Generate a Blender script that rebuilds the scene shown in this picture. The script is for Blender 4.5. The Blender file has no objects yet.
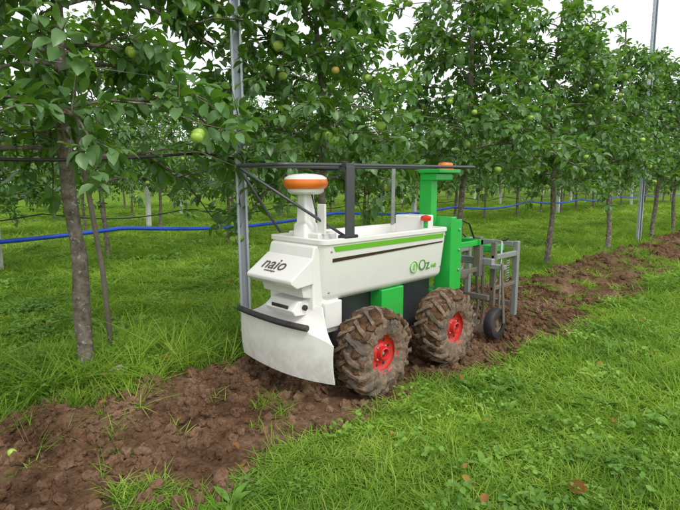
import bpy, math, random
import numpy as np
from mathutils import Matrix, Vector
S = bpy.context.scene
rad = math.radians
rng = np.random.default_rng(7)
random.seed(7)

# ------------------------------------------------------------ helpers
def link(ob, parent=None):
    S.collection.objects.link(ob)
    if parent is not None:
        ob.parent = parent
        ob.matrix_parent_inverse = Matrix.Translation(-parent.location)
    return ob

def empty(name, loc):
    e = bpy.data.objects.new(name, None)
    e.location = loc
    e.empty_display_size = 0.2
    S.collection.objects.link(e)
    return e

def newmesh(name, V, F, mats=(), smooth=False, midx=None, attrs=None):
    me = bpy.data.meshes.new(name)
    V = np.asarray(V, dtype=np.float32).reshape(-1, 3)
    if isinstance(F, np.ndarray):
        F = [F]
    if isinstance(F, list) and len(F) and isinstance(F[0], np.ndarray):
        starts, idx = [], []
        n = 0
        for a in F:
            k = a.shape[1]
            starts.append(n + np.arange(a.shape[0]) * k)
            idx.append(a.reshape(-1)); n += a.size
        starts = np.concatenate(starts).astype(np.int32); idx = np.concatenate(idx).astype(np.int32)
        me.vertices.add(len(V)); me.vertices.foreach_set('co', V.reshape(-1))
        me.loops.add(len(idx)); me.loops.foreach_set('vertex_index', idx)
        me.polygons.add(len(starts)); me.polygons.foreach_set('loop_start', starts)
        me.update(calc_edges=True)
    else:
        me.from_pydata([tuple(map(float, v)) for v in V], [], [tuple(int(i) for i in f) for f in F])
    for m in mats:
        me.materials.append(m)
    np_ = len(me.polygons)
    if np_:
        me.polygons.foreach_set('use_smooth', np.full(np_, bool(smooth)))
    if midx is not None:
        me.polygons.foreach_set('material_index', np.asarray(midx, dtype=np.int32))
    if attrs:
        for k, (dom, a) in attrs.items():
            at = me.attributes.new(k, 'FLOAT', dom)
            at.data.foreach_set('value', np.asarray(a, dtype=np.float32))
    me.update()
    return me

def bevel(ob, w, seg=2):
    m = ob.modifiers.new('bevel', 'BEVEL'); m.width = w; m.segments = seg; m.limit_method = 'ANGLE'; m.angle_limit = rad(35)
    for p in ob.data.polygons: p.use_smooth = True
    m.harden_normals = True
    return ob

def box(name, lo, hi, mat, parent=None, bev=0.004, rot=None):
    lo = Vector(lo); hi = Vector(hi); c = (lo + hi) / 2; d = (hi - lo) / 2
    V = [(sx*d.x, sy*d.y, sz*d.z) for sx in (-1, 1) for sy in (-1, 1) for sz in (-1, 1)]
    F = [(0,1,3,2),(4,6,7,5),(0,4,5,1),(2,3,7,6),(0,2,6,4),(1,5,7,3)]
    if rot is not None:
        V = [rot @ Vector(v) for v in V]
    V = [Vector(v) + c for v in V]
    ob = bpy.data.objects.new(name, newmesh(name, [tuple(v) for v in V], F, [mat]))
    link(ob, parent)
    if bev: bevel(ob, bev)
    return ob

def prism(name, prof, y0, y1, mat, parent=None, bev=0.004):
    """profile in XZ extruded along Y"""
    n = len(prof)
    V = [(x, y0, z) for x, z in prof] + [(x, y1, z) for x, z in prof]
    F = [tuple(range(n)), tuple(range(2*n-1, n-1, -1))]
    for i in range(n):
        j = (i+1) % n
        F.append((i, i+n, j+n, j))
    me = newmesh(name, V, F, [mat])
    import bmesh
    bm = bmesh.new(); bm.from_mesh(me); bmesh.ops.recalc_face_normals(bm, faces=bm.faces); bm.to_mesh(me); bm.free()
    ob = bpy.data.objects.new(name, me); link(ob, parent)
    if bev: bevel(ob, bev)
    return ob

def tube_arrays(path, radii, n=10, cap=True):
    path = [Vector(p) for p in path]
    V = []; F = []
    ref = None
    for i, p in enumerate(path):
        if i == 0: t = path[1]-p
        elif i == len(path)-1: t = p-path[i-1]
        else: t = path[i+1]-path[i-1]
        t.normalize()
        if ref is None:
            ref = t.orthogonal().normalized()
        ref = (ref - t*ref.dot(t)).normalized()
        b = t.cross(ref)
        r = radii[i] if hasattr(radii, '__len__') else radii
        for k in range(n):
            a = 2*math.pi*k/n
            V.append(tuple(p + (ref*math.cos(a)+b*math.sin(a))*r))
    for i in range(len(path)-1):
        for k in range(n):
            k2 = (k+1) % n
            F.append((i*n+k, i*n+k2, (i+1)*n+k2, (i+1)*n+k))
    if cap:
        F.append(tuple(range(n-1, -1, -1)))
        o = (len(path)-1)*n
        F.append(tuple(o+k for k in range(n)))
    return V, F

def tube(name, path, r, mat, parent=None, n=12):
    V, F = tube_arrays(path, r, n)
    ob = bpy.data.objects.new(name, newmesh(name, V, F, [mat], smooth=True))
    link(ob, parent)
    m = ob.modifiers.new('b', 'BEVEL'); m.width = 0.0015; m.segments = 1; m.limit_method = 'ANGLE'; m.angle_limit = rad(50)
    return ob

def revolve(name, prof, center, mat, parent=None, axis='Y', n=48, smooth=True):
    V = []; F = []
    m = len(prof)
    for k in range(n):
        a = 2*math.pi*k/n
        for r, h in prof:
            if axis == 'Y': V.append((center[0]+r*math.cos(a), center[1]+h, center[2]+r*math.sin(a)))
            else: V.append((center[0]+r*math.cos(a), center[1]+r*math.sin(a), center[2]+h))
    for k in range(n):
        k2 = (k+1) % n
        for i in range(m-1):
            F.append((k*m+i, k2*m+i, k2*m+i+1, k*m+i+1))
    me = newmesh(name, V, F, [mat], smooth=smooth)
    import bmesh
    bm = bmesh.new(); bm.from_mesh(me)
    bmesh.ops.remove_doubles(bm, verts=bm.verts, dist=1e-5)
    bmesh.ops.recalc_face_normals(bm, faces=bm.faces); bm.to_mesh(me); bm.free()
    ob = bpy.data.objects.new(name, me)
    link(ob, parent)
    es = ob.modifiers.new('es', 'EDGE_SPLIT'); es.split_angle = rad(40)
    return ob

# ------------------------------------------------------------ materials
def nmat(name):
    m = bpy.data.materials.new(name); m.use_nodes = True
    nt = m.node_tree; nt.nodes.clear()
    out = nt.nodes.new('ShaderNodeOutputMaterial')
    return m, nt, out
def N(nt, t, **kw):
    n = nt.nodes.new(t)
    for k, v in kw.items():
        if k.startswith('i_'): n.inputs[k[2:].replace('_', ' ')].default_value = v
        else: setattr(n, k, v)
    return n
def mix(nt, fac, a, b, mode='MIX'):
    n = nt.nodes.new('ShaderNodeMix'); n.data_type = 'RGBA'; n.blend_type = mode; n.clamp_factor = True
    for sock, v in ((n.inputs[0], fac), (n.inputs[6], a), (n.inputs[7], b)):
        if isinstance(v, bpy.types.NodeSocket): nt.links.new(v, sock)
        else: sock.default_value = v if not isinstance(v, tuple) else (*v, 1)[:4]
    return n.outputs[2]
def noise(nt, scale, detail=4, rough=0.55, vec=None):
    n = N(nt, 'ShaderNodeTexNoise'); n.inputs['Scale'].default_value = scale; n.inputs['Detail'].default_value = detail
    n.inputs['Roughness'].default_value = rough
    if vec is not None: nt.links.new(vec, n.inputs['Vector'])
    return n.outputs['Fac']
def ramp(nt, fac, stops):
    r = N(nt, 'ShaderNodeValToRGB'); e = r.color_ramp.elements
    while len(e) < len(stops): e.new(0.5)
    for el, (p, c) in zip(e, stops):
        el.position = p; el.color = (*c, 1) if len(c) == 3 else c
    nt.links.new(fac, r.inputs[0])
    return r.outputs[0]
def g(v): return (v, v, v)
def bump(nt, h, strength, dist):
    b = N(nt, 'ShaderNodeBump'); b.inputs['Strength'].default_value = strength; b.inputs['Distance'].default_value = dist
    nt.links.new(h, b.inputs['Height']); return b.outputs[0]
def pos(nt):
    return N(nt, 'ShaderNodeNewGeometry').outputs['Position']

SOIL_D, SOIL_M, SOIL_L = (0.065,0.037,0.023), (0.18,0.108,0.066), (0.31,0.205,0.138)

def paint(name, col, rough=0.35, dirt=0.25, metal=0.0, coat=0.2, dirtcol=(0.16,0.10,0.06), lowdirt=0.0):
    m, nt, out = nmat(name)
    p = N(nt, 'ShaderNodeBsdfPrincipled'); p.inputs['Metallic'].default_value = metal
    p.inputs['Coat Weight'].default_value = coat; p.inputs['Coat Roughness'].default_value = 0.15
    P = pos(nt)
    f = ramp(nt, noise(nt, 9, 4, 0.7, P), [(0.48, g(0)), (0.8, g(dirt))])
    f2 = ramp(nt, noise(nt, 70, 3, 0.6, P), [(0.62, g(0)), (0.72, g(dirt*1.2))])
    ff = mix(nt, 1.0, f, f2, 'LIGHTEN')
    if lowdirt:
        sx = N(nt, 'ShaderNodeSeparateXYZ'); nt.links.new(P, sx.inputs[0])
        mr = N(nt, 'ShaderNodeMapRange'); mr.inputs[1].default_value = 0.42; mr.inputs[2].default_value = 0.10
        mr.inputs[3].default_value = 0; mr.inputs[4].default_value = 1
        nt.links.new(sx.outputs[2], mr.inputs[0])
        nn = ramp(nt, noise(nt, 14, 6, 0.75, P), [(0.38, g(0)), (0.66, g(lowdirt))])
        lf = mix(nt, 1.0, mr.outputs[0], nn, 'MULTIPLY')
        ff = mix(nt, 1.0, ff, lf, 'ADD')
    c = mix(nt, ff, col, dirtcol)
    nt.links.new(c, p.inputs['Base Color'])
    rr = mix(nt, ff, g(rough), g(0.85))
    nt.links.new(rr, p.inputs['Roughness'])
    nt.links.new(p.outputs[0], out.inputs[0])
    return m

M_white = paint('white_shell_paint', (0.82,0.805,0.765), 0.32, 0.08, lowdirt=0.5, dirtcol=(0.34,0.25,0.18))
M_white2 = paint('white_inner_plastic', (0.70,0.70,0.66), 0.5, 0.2)
M_green = paint('green_paint', (0.02,0.45,0.06), 0.3, 0.2, lowdirt=0.8)
M_lime = paint('lime_stripe', (0.16,0.50,0.03), 0.35, 0.05)
M_brown = paint('brown_stripe', (0.05,0.022,0.018), 0.4, 0.05)
M_black = paint('black_rubber', (0.022,0.022,0.026), 0.55, 0.5, coat=0)
M_dgrey = paint('dark_grey_steel', (0.07,0.075,0.085), 0.4, 0.2, metal=0.4)
M_red = paint('red_rim_paint', (0.70,0.018,0.018), 0.28, 0.4, lowdirt=0.25)
M_redp = paint('red_plastic', (0.65,0.025,0.012), 0.3, 0.0)
M_orange = paint('orange_plastic', (0.85,0.20,0.02), 0.35, 0.0)
M_steel = paint('galvanised_steel', (0.42,0.43,0.44), 0.42, 0.5, metal=0.6, coat=0)
M_post = paint('galvanised_post_steel', (0.46,0.50,0.55), 0.5, 0.12, metal=0.25, coat=0)
M_tool = paint('muddy_steel', (0.22,0.20,0.17), 0.5, 0.9, metal=0.4, coat=0, lowdirt=1.0, dirtcol=(0.22,0.14,0.09))
M_concrete = paint('white_concrete', (0.66,0.66,0.64), 0.8, 0.3, coat=0)
M_blue = paint('blue_hose_plastic', (0.012,0.085,0.62), 0.4, 0.05)
M_drip = paint('black_pipe_plastic', (0.02,0.018,0.022), 0.45, 0.3)
M_stake = paint('wood_stake', (0.24,0.20,0.16), 0.8, 0.6, coat=0, dirtcol=(0.09,0.07,0.05))

def soil_color(nt, P):
    a = ramp(nt, noise(nt, 3.5, 6, 0.7, P), [(0.3, SOIL_D), (0.5, SOIL_M), (0.75, SOIL_L)])
    b = ramp(nt, noise(nt, 45, 4, 0.7, P), [(0.3, (0.45,0.43,0.40)), (0.7, (1.25,1.2,1.15))])
    return mix(nt, 0.8, a, b, 'MULTIPLY')

def mat_soil(name='soil'):
    m, nt, out = nmat(name)
    p = N(nt, 'ShaderNodeBsdfDiffuse')
    P = pos(nt)
    nt.links.new(soil_color(nt, P), p.inputs['Color'])
    nt.links.new(bump(nt, noise(nt, 120, 3, 0.7, P), 0.8, 0.006), p.inputs['Normal'])
    nt.links.new(p.outputs[0], out.inputs[0]); return m
M_soil = mat_soil()

def mat_tyre():
    m, nt, out = nmat('muddy_tyre_rubber')
    p = N(nt, 'ShaderNodeBsdfPrincipled')
    P = pos(nt)
    f = ramp(nt, noise(nt, 11, 6, 0.65, P), [(0.38, g(0.30)), (0.51, g(1))])
    mud = ramp(nt, noise(nt, 60, 4, 0.7, P), [(0.3, (0.12,0.078,0.05)), (0.7, (0.33,0.235,0.16))])
    c = mix(nt, f, (0.07,0.063,0.058), mud)
    nt.links.new(c, p.inputs['Base Color'])
    nt.links.new(mix(nt, f, g(0.6), g(0.95)), p.inputs['Roughness'])
    nt.links.new(bump(nt, noise(nt, 90, 5, 0.7, P), 0.8, 0.008), p.inputs['Normal'])
    nt.links.new(p.outputs[0], out.inputs[0]); return m
M_tyre = mat_tyre()

def mat_ground():
    m, nt, out = nmat('ground_soil_and_turf')
    p = N(nt, 'ShaderNodeBsdfDiffuse')
    P = pos(nt)
    a = N(nt, 'ShaderNodeAttribute'); a.attribute_name = 'soil'
    turf = ramp(nt, noise(nt, 1.3, 6, 0.7, P), [(0.3, (0.09,0.15,0.022)), (0.7, (0.18,0.29,0.045))])
    turf2 = ramp(nt, noise(nt, 60, 3, 0.7, P), [(0.3, g(0.5)), (0.7, g(1.2))])
    turf = mix(nt, 0.8, turf, turf2, 'MULTIPLY')
    nt.links.new(mix(nt, a.outputs['Fac'], turf, soil_color(nt, P)), p.inputs['Color'])
    nt.links.new(bump(nt, noise(nt, 70, 5, 0.75, P), 0.9, 0.012), p.inputs['Normal'])
    nt.links.new(p.outputs[0], out.inputs[0]); return m
M_ground = mat_ground()

def mat_leaf(name, lo, mid, hi, trans, under=None, rough=0.42, tfac=0.3, objrand=True, gloss=True, patch=None):
    m, nt, out = nmat(name)
    a = N(nt, 'ShaderNodeAttribute'); a.attribute_name = 'var'
    P = pos(nt)
    v = a.outputs['Fac']
    if objrand:
        oi = N(nt, 'ShaderNodeObjectInfo')
        ad = N(nt, 'ShaderNodeMath', operation='MULTIPLY_ADD'); ad.inputs[1].default_value = 0.5
        nt.links.new(oi.outputs['Random'], ad.inputs[0])
        mu = N(nt, 'ShaderNodeMath', operation='MULTIPLY'); mu.inputs[1].default_value = 0.5
        nt.links.new(v, mu.inputs[0]); nt.links.new(mu.outputs[0], ad.inputs[2]); v = ad.outputs[0]
    c = ramp(nt, v, [(0.05, lo), (0.5, mid), (0.95, hi)])
    nb = noise(nt, 1.3, 2, 0.6, P)
    big = ramp(nt, nb, [(0.35, patch[0] if patch else g(0.70)), (0.65, patch[1] if patch else g(1.2))])
    c = mix(nt, 1.0, c, big, 'MULTIPLY')
    if under:
        ge = N(nt, 'ShaderNodeNewGeometry')
        c = mix(nt, ge.outputs['Backfacing'], c, under)
    t = N(nt, 'ShaderNodeBsdfTranslucent')
    tc = mix(nt, 1.0, trans, big, 'MULTIPLY')
    nt.links.new(tc, t.inputs[0])
    ms = N(nt, 'ShaderNodeMixShader'); ms.inputs[0].default_value = tfac
    if gloss:
        p = N(nt, 'ShaderNodeBsdfPrincipled'); p.inputs['Roughness'].default_value = rough
        nt.links.new(c, p.inputs['Base Color'])
    else:
        p = N(nt, 'ShaderNodeBsdfDiffuse'); nt.links.new(c, p.inputs['Color'])
    nt.links.new(p.outputs[0], ms.inputs[1]); nt.links.new(t.outputs[0], ms.inputs[2])
    nt.links.new(ms.outputs[0], out.inputs[0]); return m
M_leaf = mat_leaf('apple_leaf', (0.034,0.10,0.02), (0.075,0.19,0.03), (0.21,0.36,0.065), (0.22,0.46,0.03),
                  under=(0.14,0.26,0.09), rough=0.36, tfac=0.28, objrand=False)
GP = ((0.72,0.78,0.8), (1.22,1.14,1.1))
M_grass = mat_leaf('grass_blade', (0.11,0.22,0.025), (0.22,0.37,0.045), (0.40,0.52,0.12), (0.32,0.58,0.04), tfac=0.33, gloss=False, patch=GP)
M_weed = mat_leaf('broad_weed_leaf', (0.09,0.21,0.024), (0.17,0.34,0.036), (0.28,0.46,0.07), (0.28,0.55,0.03), rough=0.55, tfac=0.3, patch=GP)
M_dry = mat_leaf('dry_grass', (0.20,0.15,0.07), (0.32,0.26,0.12), (0.42,0.36,0.18), (0.3,0.25,0.1), tfac=0.2, gloss=False)

def mat_bark():
    m, nt, out = nmat('apple_bark')
    p = N(nt, 'ShaderNodeBsdfDiffuse')
    P = pos(nt)
    a = ramp(nt, noise(nt, 22, 5, 0.7, P), [(0.3, (0.08,0.06,0.048)), (0.5, (0.20,0.165,0.135)), (0.75, (0.36,0.31,0.26))])
    li = ramp(nt, noise(nt, 38, 3, 0.5, P), [(0.60, g(0)), (0.66, g(0.8))])
    nt.links.new(mix(nt, li, a, (0.40,0.40,0.34)), p.inputs['Color'])
    nt.links.new(bump(nt, noise(nt, 60, 4, 0.7, P), 0.7, 0.006), p.inputs['Normal'])
    nt.links.new(p.outputs[0], out.inputs[0]); return m
M_bark = mat_bark()

def mat_apple():
    m, nt, out = nmat('apple_skin')
    p = N(nt, 'ShaderNodeBsdfPrincipled'); p.inputs['Roughness'].default_value = 0.35
    a = N(nt, 'ShaderNodeAttribute'); a.attribute_name = 'var'
    c = ramp(nt, a.outputs['Fac'], [(0.0, (0.24,0.42,0.05)), (0.6, (0.38,0.54,0.08)), (0.92, (0.54,0.56,0.12)), (1.0, (0.56,0.42,0.10))])
    sp = ramp(nt, noise(nt, 25, 3, 0.6, pos(nt)), [(0.3, g(0.85)), (0.7, g(1.1))])
    nt.links.new(mix(nt, 1, c, sp, 'MULTIPLY'), p.inputs['Base Color'])
    nt.links.new(p.outputs[0], out.inputs[0]); return m
M_apple = mat_apple()

# ------------------------------------------------------------ noise in numpy
_tab = np.random.default_rng(3).random((256, 256))
def vn(x, y):
    xi = np.floor(x).astype(int); yi = np.floor(y).astype(int)
    fx = x-xi; fy = y-yi; fx = fx*fx*(3-2*fx); fy = fy*fy*(3-2*fy)
    a = _tab[xi & 255, yi & 255]; b = _tab[(xi+1) & 255, yi & 255]
    c = _tab[xi & 255, (yi+1) & 255]; d = _tab[(xi+1) & 255, (yi+1) & 255]
    return (a*(1-fx)+b*fx)*(1-fy)+(c*(1-fx)+d*fx)*fy
def fbm(x, y, f, o=4):
    s = 0; a = 1; t = 0
    for i in range(o):
        s = s+a*vn(x*f+17.3*i, y*f+5.1*i); t += a; a *= 0.5; f *= 2.03
    return s/t
def sstep(a, b, x):
    t = np.clip((x-a)/(b-a), 0, 1); return t*t*(3-2*t)
def soilmask(x, y):
    n = (fbm(x, y, 1.6, 4)-0.5)*0.75
    lo = 1.35+n*0.6-0.03*sstep(2.8, 3.4, x)+0.10*(1-sstep(1.1, 1.6, x))
    hi = 2.42+n*0.9-0.10*sstep(3, 6, x)
    m = sstep(lo-0.05, lo+0.07, y)*(1-sstep(hi-0.08, hi+0.08, y))
    pn = fbm(x+40, y+9, 3.1, 3)
    patch = sstep(0.60, 0.68, pn)
    p2 = sstep(0.67, 0.73, fbm(x*1.2+4, y+19, 5.0, 3))
    m = m*(1-0.75*patch*sstep(3.7, 4.4, x))
    m = m*(1-0.5*p2*(1-sstep(1.2, 1.5, x)))
    return np.clip(m, 0, 1)
def height(x, y):
    m = soilmask(x, y)
    h = 0.03*(fbm(x, y, 0.7, 3)-0.5)
    wheel = (1-sstep(0.0, 0.16, np.abs(y-1.545)))*sstep(1.2, 1.5, x)*(1-sstep(2.5, 2.8, x))
    smooth = (1-sstep(0.12, 0.22, np.abs(y-1.62)))*(1-sstep(1.2, 1.5, x))
    s = 0.10*(fbm(x+3, y, 4.2, 5)-0.5)+0.045*(fbm(x, y+8, 16, 3)-0.5)
    s = s*(1-0.7*smooth)
    s = s+0.08*sstep(2.9, 3.3, x)*np.exp(-((y-2.0)/0.25)**2)+0.04*np.exp(-((y-2.22)/0.14)**2)
    s = s-0.01
    return h*(1-wheel)+m*s*(1-wheel)-0.012*wheel

def axis(f0, f1, step, growth, lo, hi):
    a = list(np.arange(f0, f1, step)); s = step; v = a[-1]
    while v < hi: s *= growth; v += s; a.append(v)
    s = step; v = a[0]; b = []
    while v > lo: s *= growth; v -= s; b.append(v)
    return np.array(b[::-1]+a)
xs = axis(0.1, 4.6, 0.018, 1.03, -400, 600)
ys = axis(1.2, 2.9, 0.018, 1.045, -400, 600)
GX, GY = np.meshgrid(xs, ys, indexing='ij')
GZ = height(GX, GY)
V = np.stack([GX, GY, GZ], -1).reshape(-1, 3)
nx, ny = len(xs), len(ys)
I = np.arange(nx*ny).reshape(nx, ny)
F = np.stack([I[:-1,:-1], I[1:,:-1], I[1:,1:], I[:-1,1:]], -1).reshape(-1, 4)
ground = bpy.data.objects.new('ground', newmesh('ground', V, F, [M_ground], True, attrs={'soil': ('POINT', soilmask(GX, GY).reshape(-1))}))
link(ground)

# ------------------------------------------------------------ leaf / blade generators
def norm(a): return a/np.maximum(np.linalg.norm(a, axis=-1, keepdims=True), 1e-9)
LT = np.array([0, .22,.22,.22, .52,.52,.52, .80,.80,.80, 1.0])
LS = np.array([0, -.36,0,.36, -.5,0,.5, -.34,0,.34, 0])
LQ = np.array([[1,4,5,2],[2,5,6,3],[4,7,8,5],[5,8,9,6]]); LTr = np.array([[0,1,2],[0,2,3],[7,10,8],[8,10,9]])
LT2 = np.array([0, .42,.42,.42, 1.0]); LS2 = np.array([0,-.5,0,.5,0])
LTr2 = np.array([[0,1,2],[0,2,3],[1,4,2],[2,4,3]])
def leaves(P, D, U, L, W, curl=0.25, fold=0.25, r=rng, lite=False):
    n = len(P); D = norm(D); Sd = norm(np.cross(D, U)); Nn = np.cross(Sd, D)
    L = L.reshape(-1,1,1); W = W.reshape(-1,1,1)
    cu = (curl*(0.4+1.2*r.random(n))).reshape(-1,1,1)
    lt, ls = (LT2, LS2) if lite else (LT, LS)
    t = lt.reshape(1,-1,1); s = ls.reshape(1,-1,1)
    Vv = P[:,None,:]+D[:,None,:]*t*L*(1-0.15*cu*t)+Sd[:,None,:]*s*W+Nn[:,None,:]*(np.abs(s)*W*fold*2-cu*t*t*L)
    off = (np.arange(n)*len(lt)).reshape(-1,1,1)
    if lite:
        return Vv.reshape(-1,3), None, (LTr2[None]+off).reshape(-1,3)
    return Vv.reshape(-1,3), (LQ[None]+off).reshape(-1,4), (LTr[None]+off).reshape(-1,3)

def blades(n, radius, h0, h1, w, bend, r, lean=0.4):
    a = r.random(n)*2*np.pi; rr = radius*np.sqrt(r.random(n))
    P = np.stack([rr*np.cos(a), rr*np.sin(a), np.full(n, -0.01)], -1)
    b = r.random(n)*2*np.pi
    H = h0+(h1-h0)*r.random(n)
    out = np.stack([np.cos(b), np.sin(b), np.zeros(n)], -1)
    side = np.stack([-np.sin(b), np.cos(b), np.zeros(n)], -1)
    ln = lean*r.random(n); bd = bend*(0.3+r.random(n))
    T = np.array([0, .4, .75, 1.0]); Wd = np.array([.8, 1.0, .65, 0.06])
    rows = []
    for t, ww in zip(T, Wd):
        c = P+out*(H*(ln*t+bd*t*t))[:,None]+np.array([0,0,1])*(H*(t-0.35*bd*t*t))[:,None]
        rows.append(c-side*w*ww/2); rows.append(c+side*w*ww/2)
    Vv = np.stack(rows, 1).reshape(-1,3)
    q = np.array([[0,1,3,2],[2,3,5,4],[4,5,7,6]])
    return Vv, (q[None]+(np.arange(n)*8).reshape(-1,1,1)).reshape(-1,4), np.repeat(r.random(n), 3)

def src_collection(name, meshes):
    c = bpy.data.collections.new(name)
    for i, me in enumerate(meshes):
        o = bpy.data.objects.new('%s_%02d' % (name, i), me); c.objects.link(o)
    return c

def scatter(name, col, P, R, Sc, Ix):
    me = bpy.data.meshes.new(name)
    me.vertices.add(len(P)); me.vertices.foreach_set('co', np.asarray(P, np.float32).reshape(-1))
    a = me.attributes.new('rot', 'FLOAT_VECTOR', 'POINT'); a.data.foreach_set('vector', np.asarray(R, np.float32).reshape(-1))
    a = me.attributes.new('scl', 'FLOAT_VECTOR', 'POINT'); a.data.foreach_set('vector', np.asarray(Sc, np.float32).reshape(-1))
    a = me.attributes.new('idx', 'INT', 'POINT'); a.data.foreach_set('value', np.asarray(Ix, np.int32))
    ob = bpy.data.objects.new(name, me); link(ob)
    ng = bpy.data.node_groups.new(name, 'GeometryNodeTree')
    ng.interface.new_socket('Geometry', in_out='INPUT', socket_type='NodeSocketGeometry')
    ng.interface.new_socket('Geometry', in_out='OUTPUT', socket_type='NodeSocketGeometry')
    gi = ng.nodes.new('NodeGroupInput'); go = ng.nodes.new('NodeGroupOutput')
    ci = ng.nodes.new('GeometryNodeCollectionInfo'); ci.inputs['Collection'].default_value = col
    ci.inputs['Separate Children'].default_value = True; ci.inputs['Reset Children'].default_value = True
    ip = ng.nodes.new('GeometryNodeInstanceOnPoints'); ip.inputs['Pick Instance'].default_value = True
    def na(nm, dt):
        n = ng.nodes.new('GeometryNodeInputNamedAttribute'); n.data_type = dt; n.inputs['Name'].default_value = nm
        return next(o for o in n.outputs if o.enabled and o.name == 'Attribute')
    er = ng.nodes.new('FunctionNodeEulerToRotation')
    ng.links.new(na('rot', 'FLOAT_VECTOR'), er.inputs[0]); ng.links.new(er.outputs[0], ip.inputs['Rotation'])
    ng.links.new(na('scl', 'FLOAT_VECTOR'), ip.inputs['Scale']); ng.links.new(na('idx', 'INT'), ip.inputs['Instance Index'])
    ng.links.new(gi.outputs[0], ip.inputs['Points']); ng.links.new(ci.outputs[0], ip.inputs['Instance'])
    ng.links.new(ip.outputs[0], go.inputs[0])
    m = ob.modifiers.new('scatter', 'NODES'); m.node_group = ng
    return ob

def sector(bands, half=46):
    out = []
    for r0, r1, d, s in bands:
        n = int(d*rad(half)*(r1*r1-r0*r0))
        rr = np.sqrt(rng.random(n)*(r1*r1-r0*r0)+r0*r0); a = rad(45)+(rng.random(n)*2-1)*rad(half)
        out.append(np.stack([rr*np.cos(a), rr*np.sin(a), np.full(n, s)], -1))
    return np.concatenate(out)

# grass
gm = []
for i in range(6):
    r = np.random.default_rng(20+i)
    v, q, va = blades(21, 0.045, 0.025, 0.095, 0.0038, 0.7, r, 0.9)
    gm.append(newmesh('grass_tuft', v, q, [M_grass], True, attrs={'var': ('FACE', va)}))
C_grass = src_collection('grass_tuft_source', gm)
pts = sector([(0.7,2.4,1300,1.0),(2.4,4.5,600,1.2),(4.5,8,200,1.6),(8,14,50,2.5),(14,28,12,4.2)])
x, y, s = pts.T
sm = soilmask(x, y)
keep = rng.random(len(x)) > sm*0.988
x, y, s = x[keep], y[keep], s[keep]
hvar = 0.30+0.95*fbm(x, y, 1.4, 4)
hvar *= np.where(np.abs(y-2.75) < 0.4, 1.15, 1.0)
hvar *= 1-0.45*sstep(0.9, 1.3, y)*(1-sstep(1.45, 1.6, y))
hvar *= np.where(y > 3.2, 0.75, 1)
n = len(x)
R = np.stack([rng.normal(0,.16,n), rng.normal(0,.16,n), rng.random(n)*6.28], -1)
Sc = np.stack([s*(0.8+0.4*rng.random(n)), s*(0.8+0.4*rng.random(n)), (0.6+0.4*s**0.5)*hvar*(0.75+0.5*rng.random(n))], -1)
scatter('grass', C_grass, np.stack([x,y,height(x,y)],-1), R, Sc, rng.integers(0,6,n))

# long rank grass beside tree row
lm = []
for i in range(5):
    r = np.random.default_rng(50+i)
    v, q, va = blades(24, 0.05, 0.12, 0.30, 0.006, 1.1, r, 0.9)
    lm.append(newmesh('long_grass_clump', v, q, [M_grass], True, attrs={'var': ('FACE', va)}))
C_long = src_collection('long_grass_source', lm)
def rowband(n, x0, x1, yc, sg):
    return np.stack([x0+(x1-x0)*rng.random(n), rng.normal(yc, sg, n)], -1)
pl = np.concatenate([rowband(360,-0.5,4,2.80,0.22), rowband(300,4,14,2.75,0.22), rowband(350,-1,16,6.8,0.28), rowband(200,0,30,11,0.4),
                     rowband(30,3,9,1.3,0.2)])
x, y = pl.T; k = (rng.random(len(x)) > soilmask(x,y)*0.95) & ~((y<2.3)&(x>1.0)&(x<3.4)&(y>1.3)); x, y = x[k], y[k]
xa = 0.15+0.95*rng.random(24); ya = 2.0+0.6*rng.random(24)**0.7
xb = 3.4+6*rng.random(40); yb = 1.5+0.8*rng.random(40)
x = np.concatenate([x, xa, xb]); y = np.concatenate([y, ya, yb]); n = len(x)
R = np.stack([rng.normal(0,.2,n), rng.normal(0,.2,n), rng.random(n)*6.28], -1)
Sc = (0.40+0.60*rng.random(n))[:,None]*np.ones((1,3)); Sc[:,2] *= np.where(y<2.4,0.55,0.85)
Sc[-64:] *= 0.7
scatter('long_grass', C_long, np.stack([x,y,height(x,y)],-1), R, Sc, rng.integers(0,5,n))

# weeds: clover and rosettes
wm = []
for i in range(3):
    r = np.random.default_rng(80+i); ns = 18
    a = r.random(ns)*6.28; rr = 0.085*np.sqrt(r.random(ns)); H = 0.02+0.055*r.random(ns)
    C = np.stack([rr*np.cos(a), rr*np.sin(a), H], -1)
    P = np.repeat(C, 3, 0); b = np.repeat(r.random(ns)*6.28, 3)+np.tile([0,2.09,4.19], ns)
    D = np.stack([np.cos(b), np.sin(b), 0.25*np.ones(len(b))+r.normal(0,.3,len(b))], -1)
    U = np.tile([0,0,1.0], (len(b),1))+r.normal(0,.35,(len(b),3))
    L = np.repeat(0.009+0.012*r.random(ns), 3)
    v, q, t = leaves(P, D, U, L, L*0.85, 0.2, 0.1, r)
    lv = r.random(ns*3)
    wm.append(newmesh('clover', v, [q, t], [M_weed], True, attrs={'var': ('FACE', np.concatenate([np.repeat(lv,4), np.repeat(lv,4)]))}))
for i in range(4):
    r = np.random.default_rng(90+i); ns = 12
    b = np.arange(ns)*2.4+r.random(ns)*.5; el = 0.15+0.9*r.random(ns)
    D = np.stack([np.cos(b)*np.cos(el), np.sin(b)*np.cos(el), np.sin(el)], -1)
    P = D*0.008+np.array([0,0,0.002])
    U = np.tile([0,0,1.0], (ns,1))+r.normal(0,.3,(ns,3))
    L = 0.03+0.05*r.random(ns)
    v, q, t = leaves(P, D, U, L, L*(0.20+0.10*i), 0.5, 0.25, r)
    lv = r.random(ns)
    wm.append(newmesh('rosette', v, [q, t], [M_weed], True, attrs={'var': ('FACE', np.concatenate([np.repeat(lv,4), np.repeat(lv,4)]))}))
C_weed = src_collection('weed_source', wm)
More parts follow.
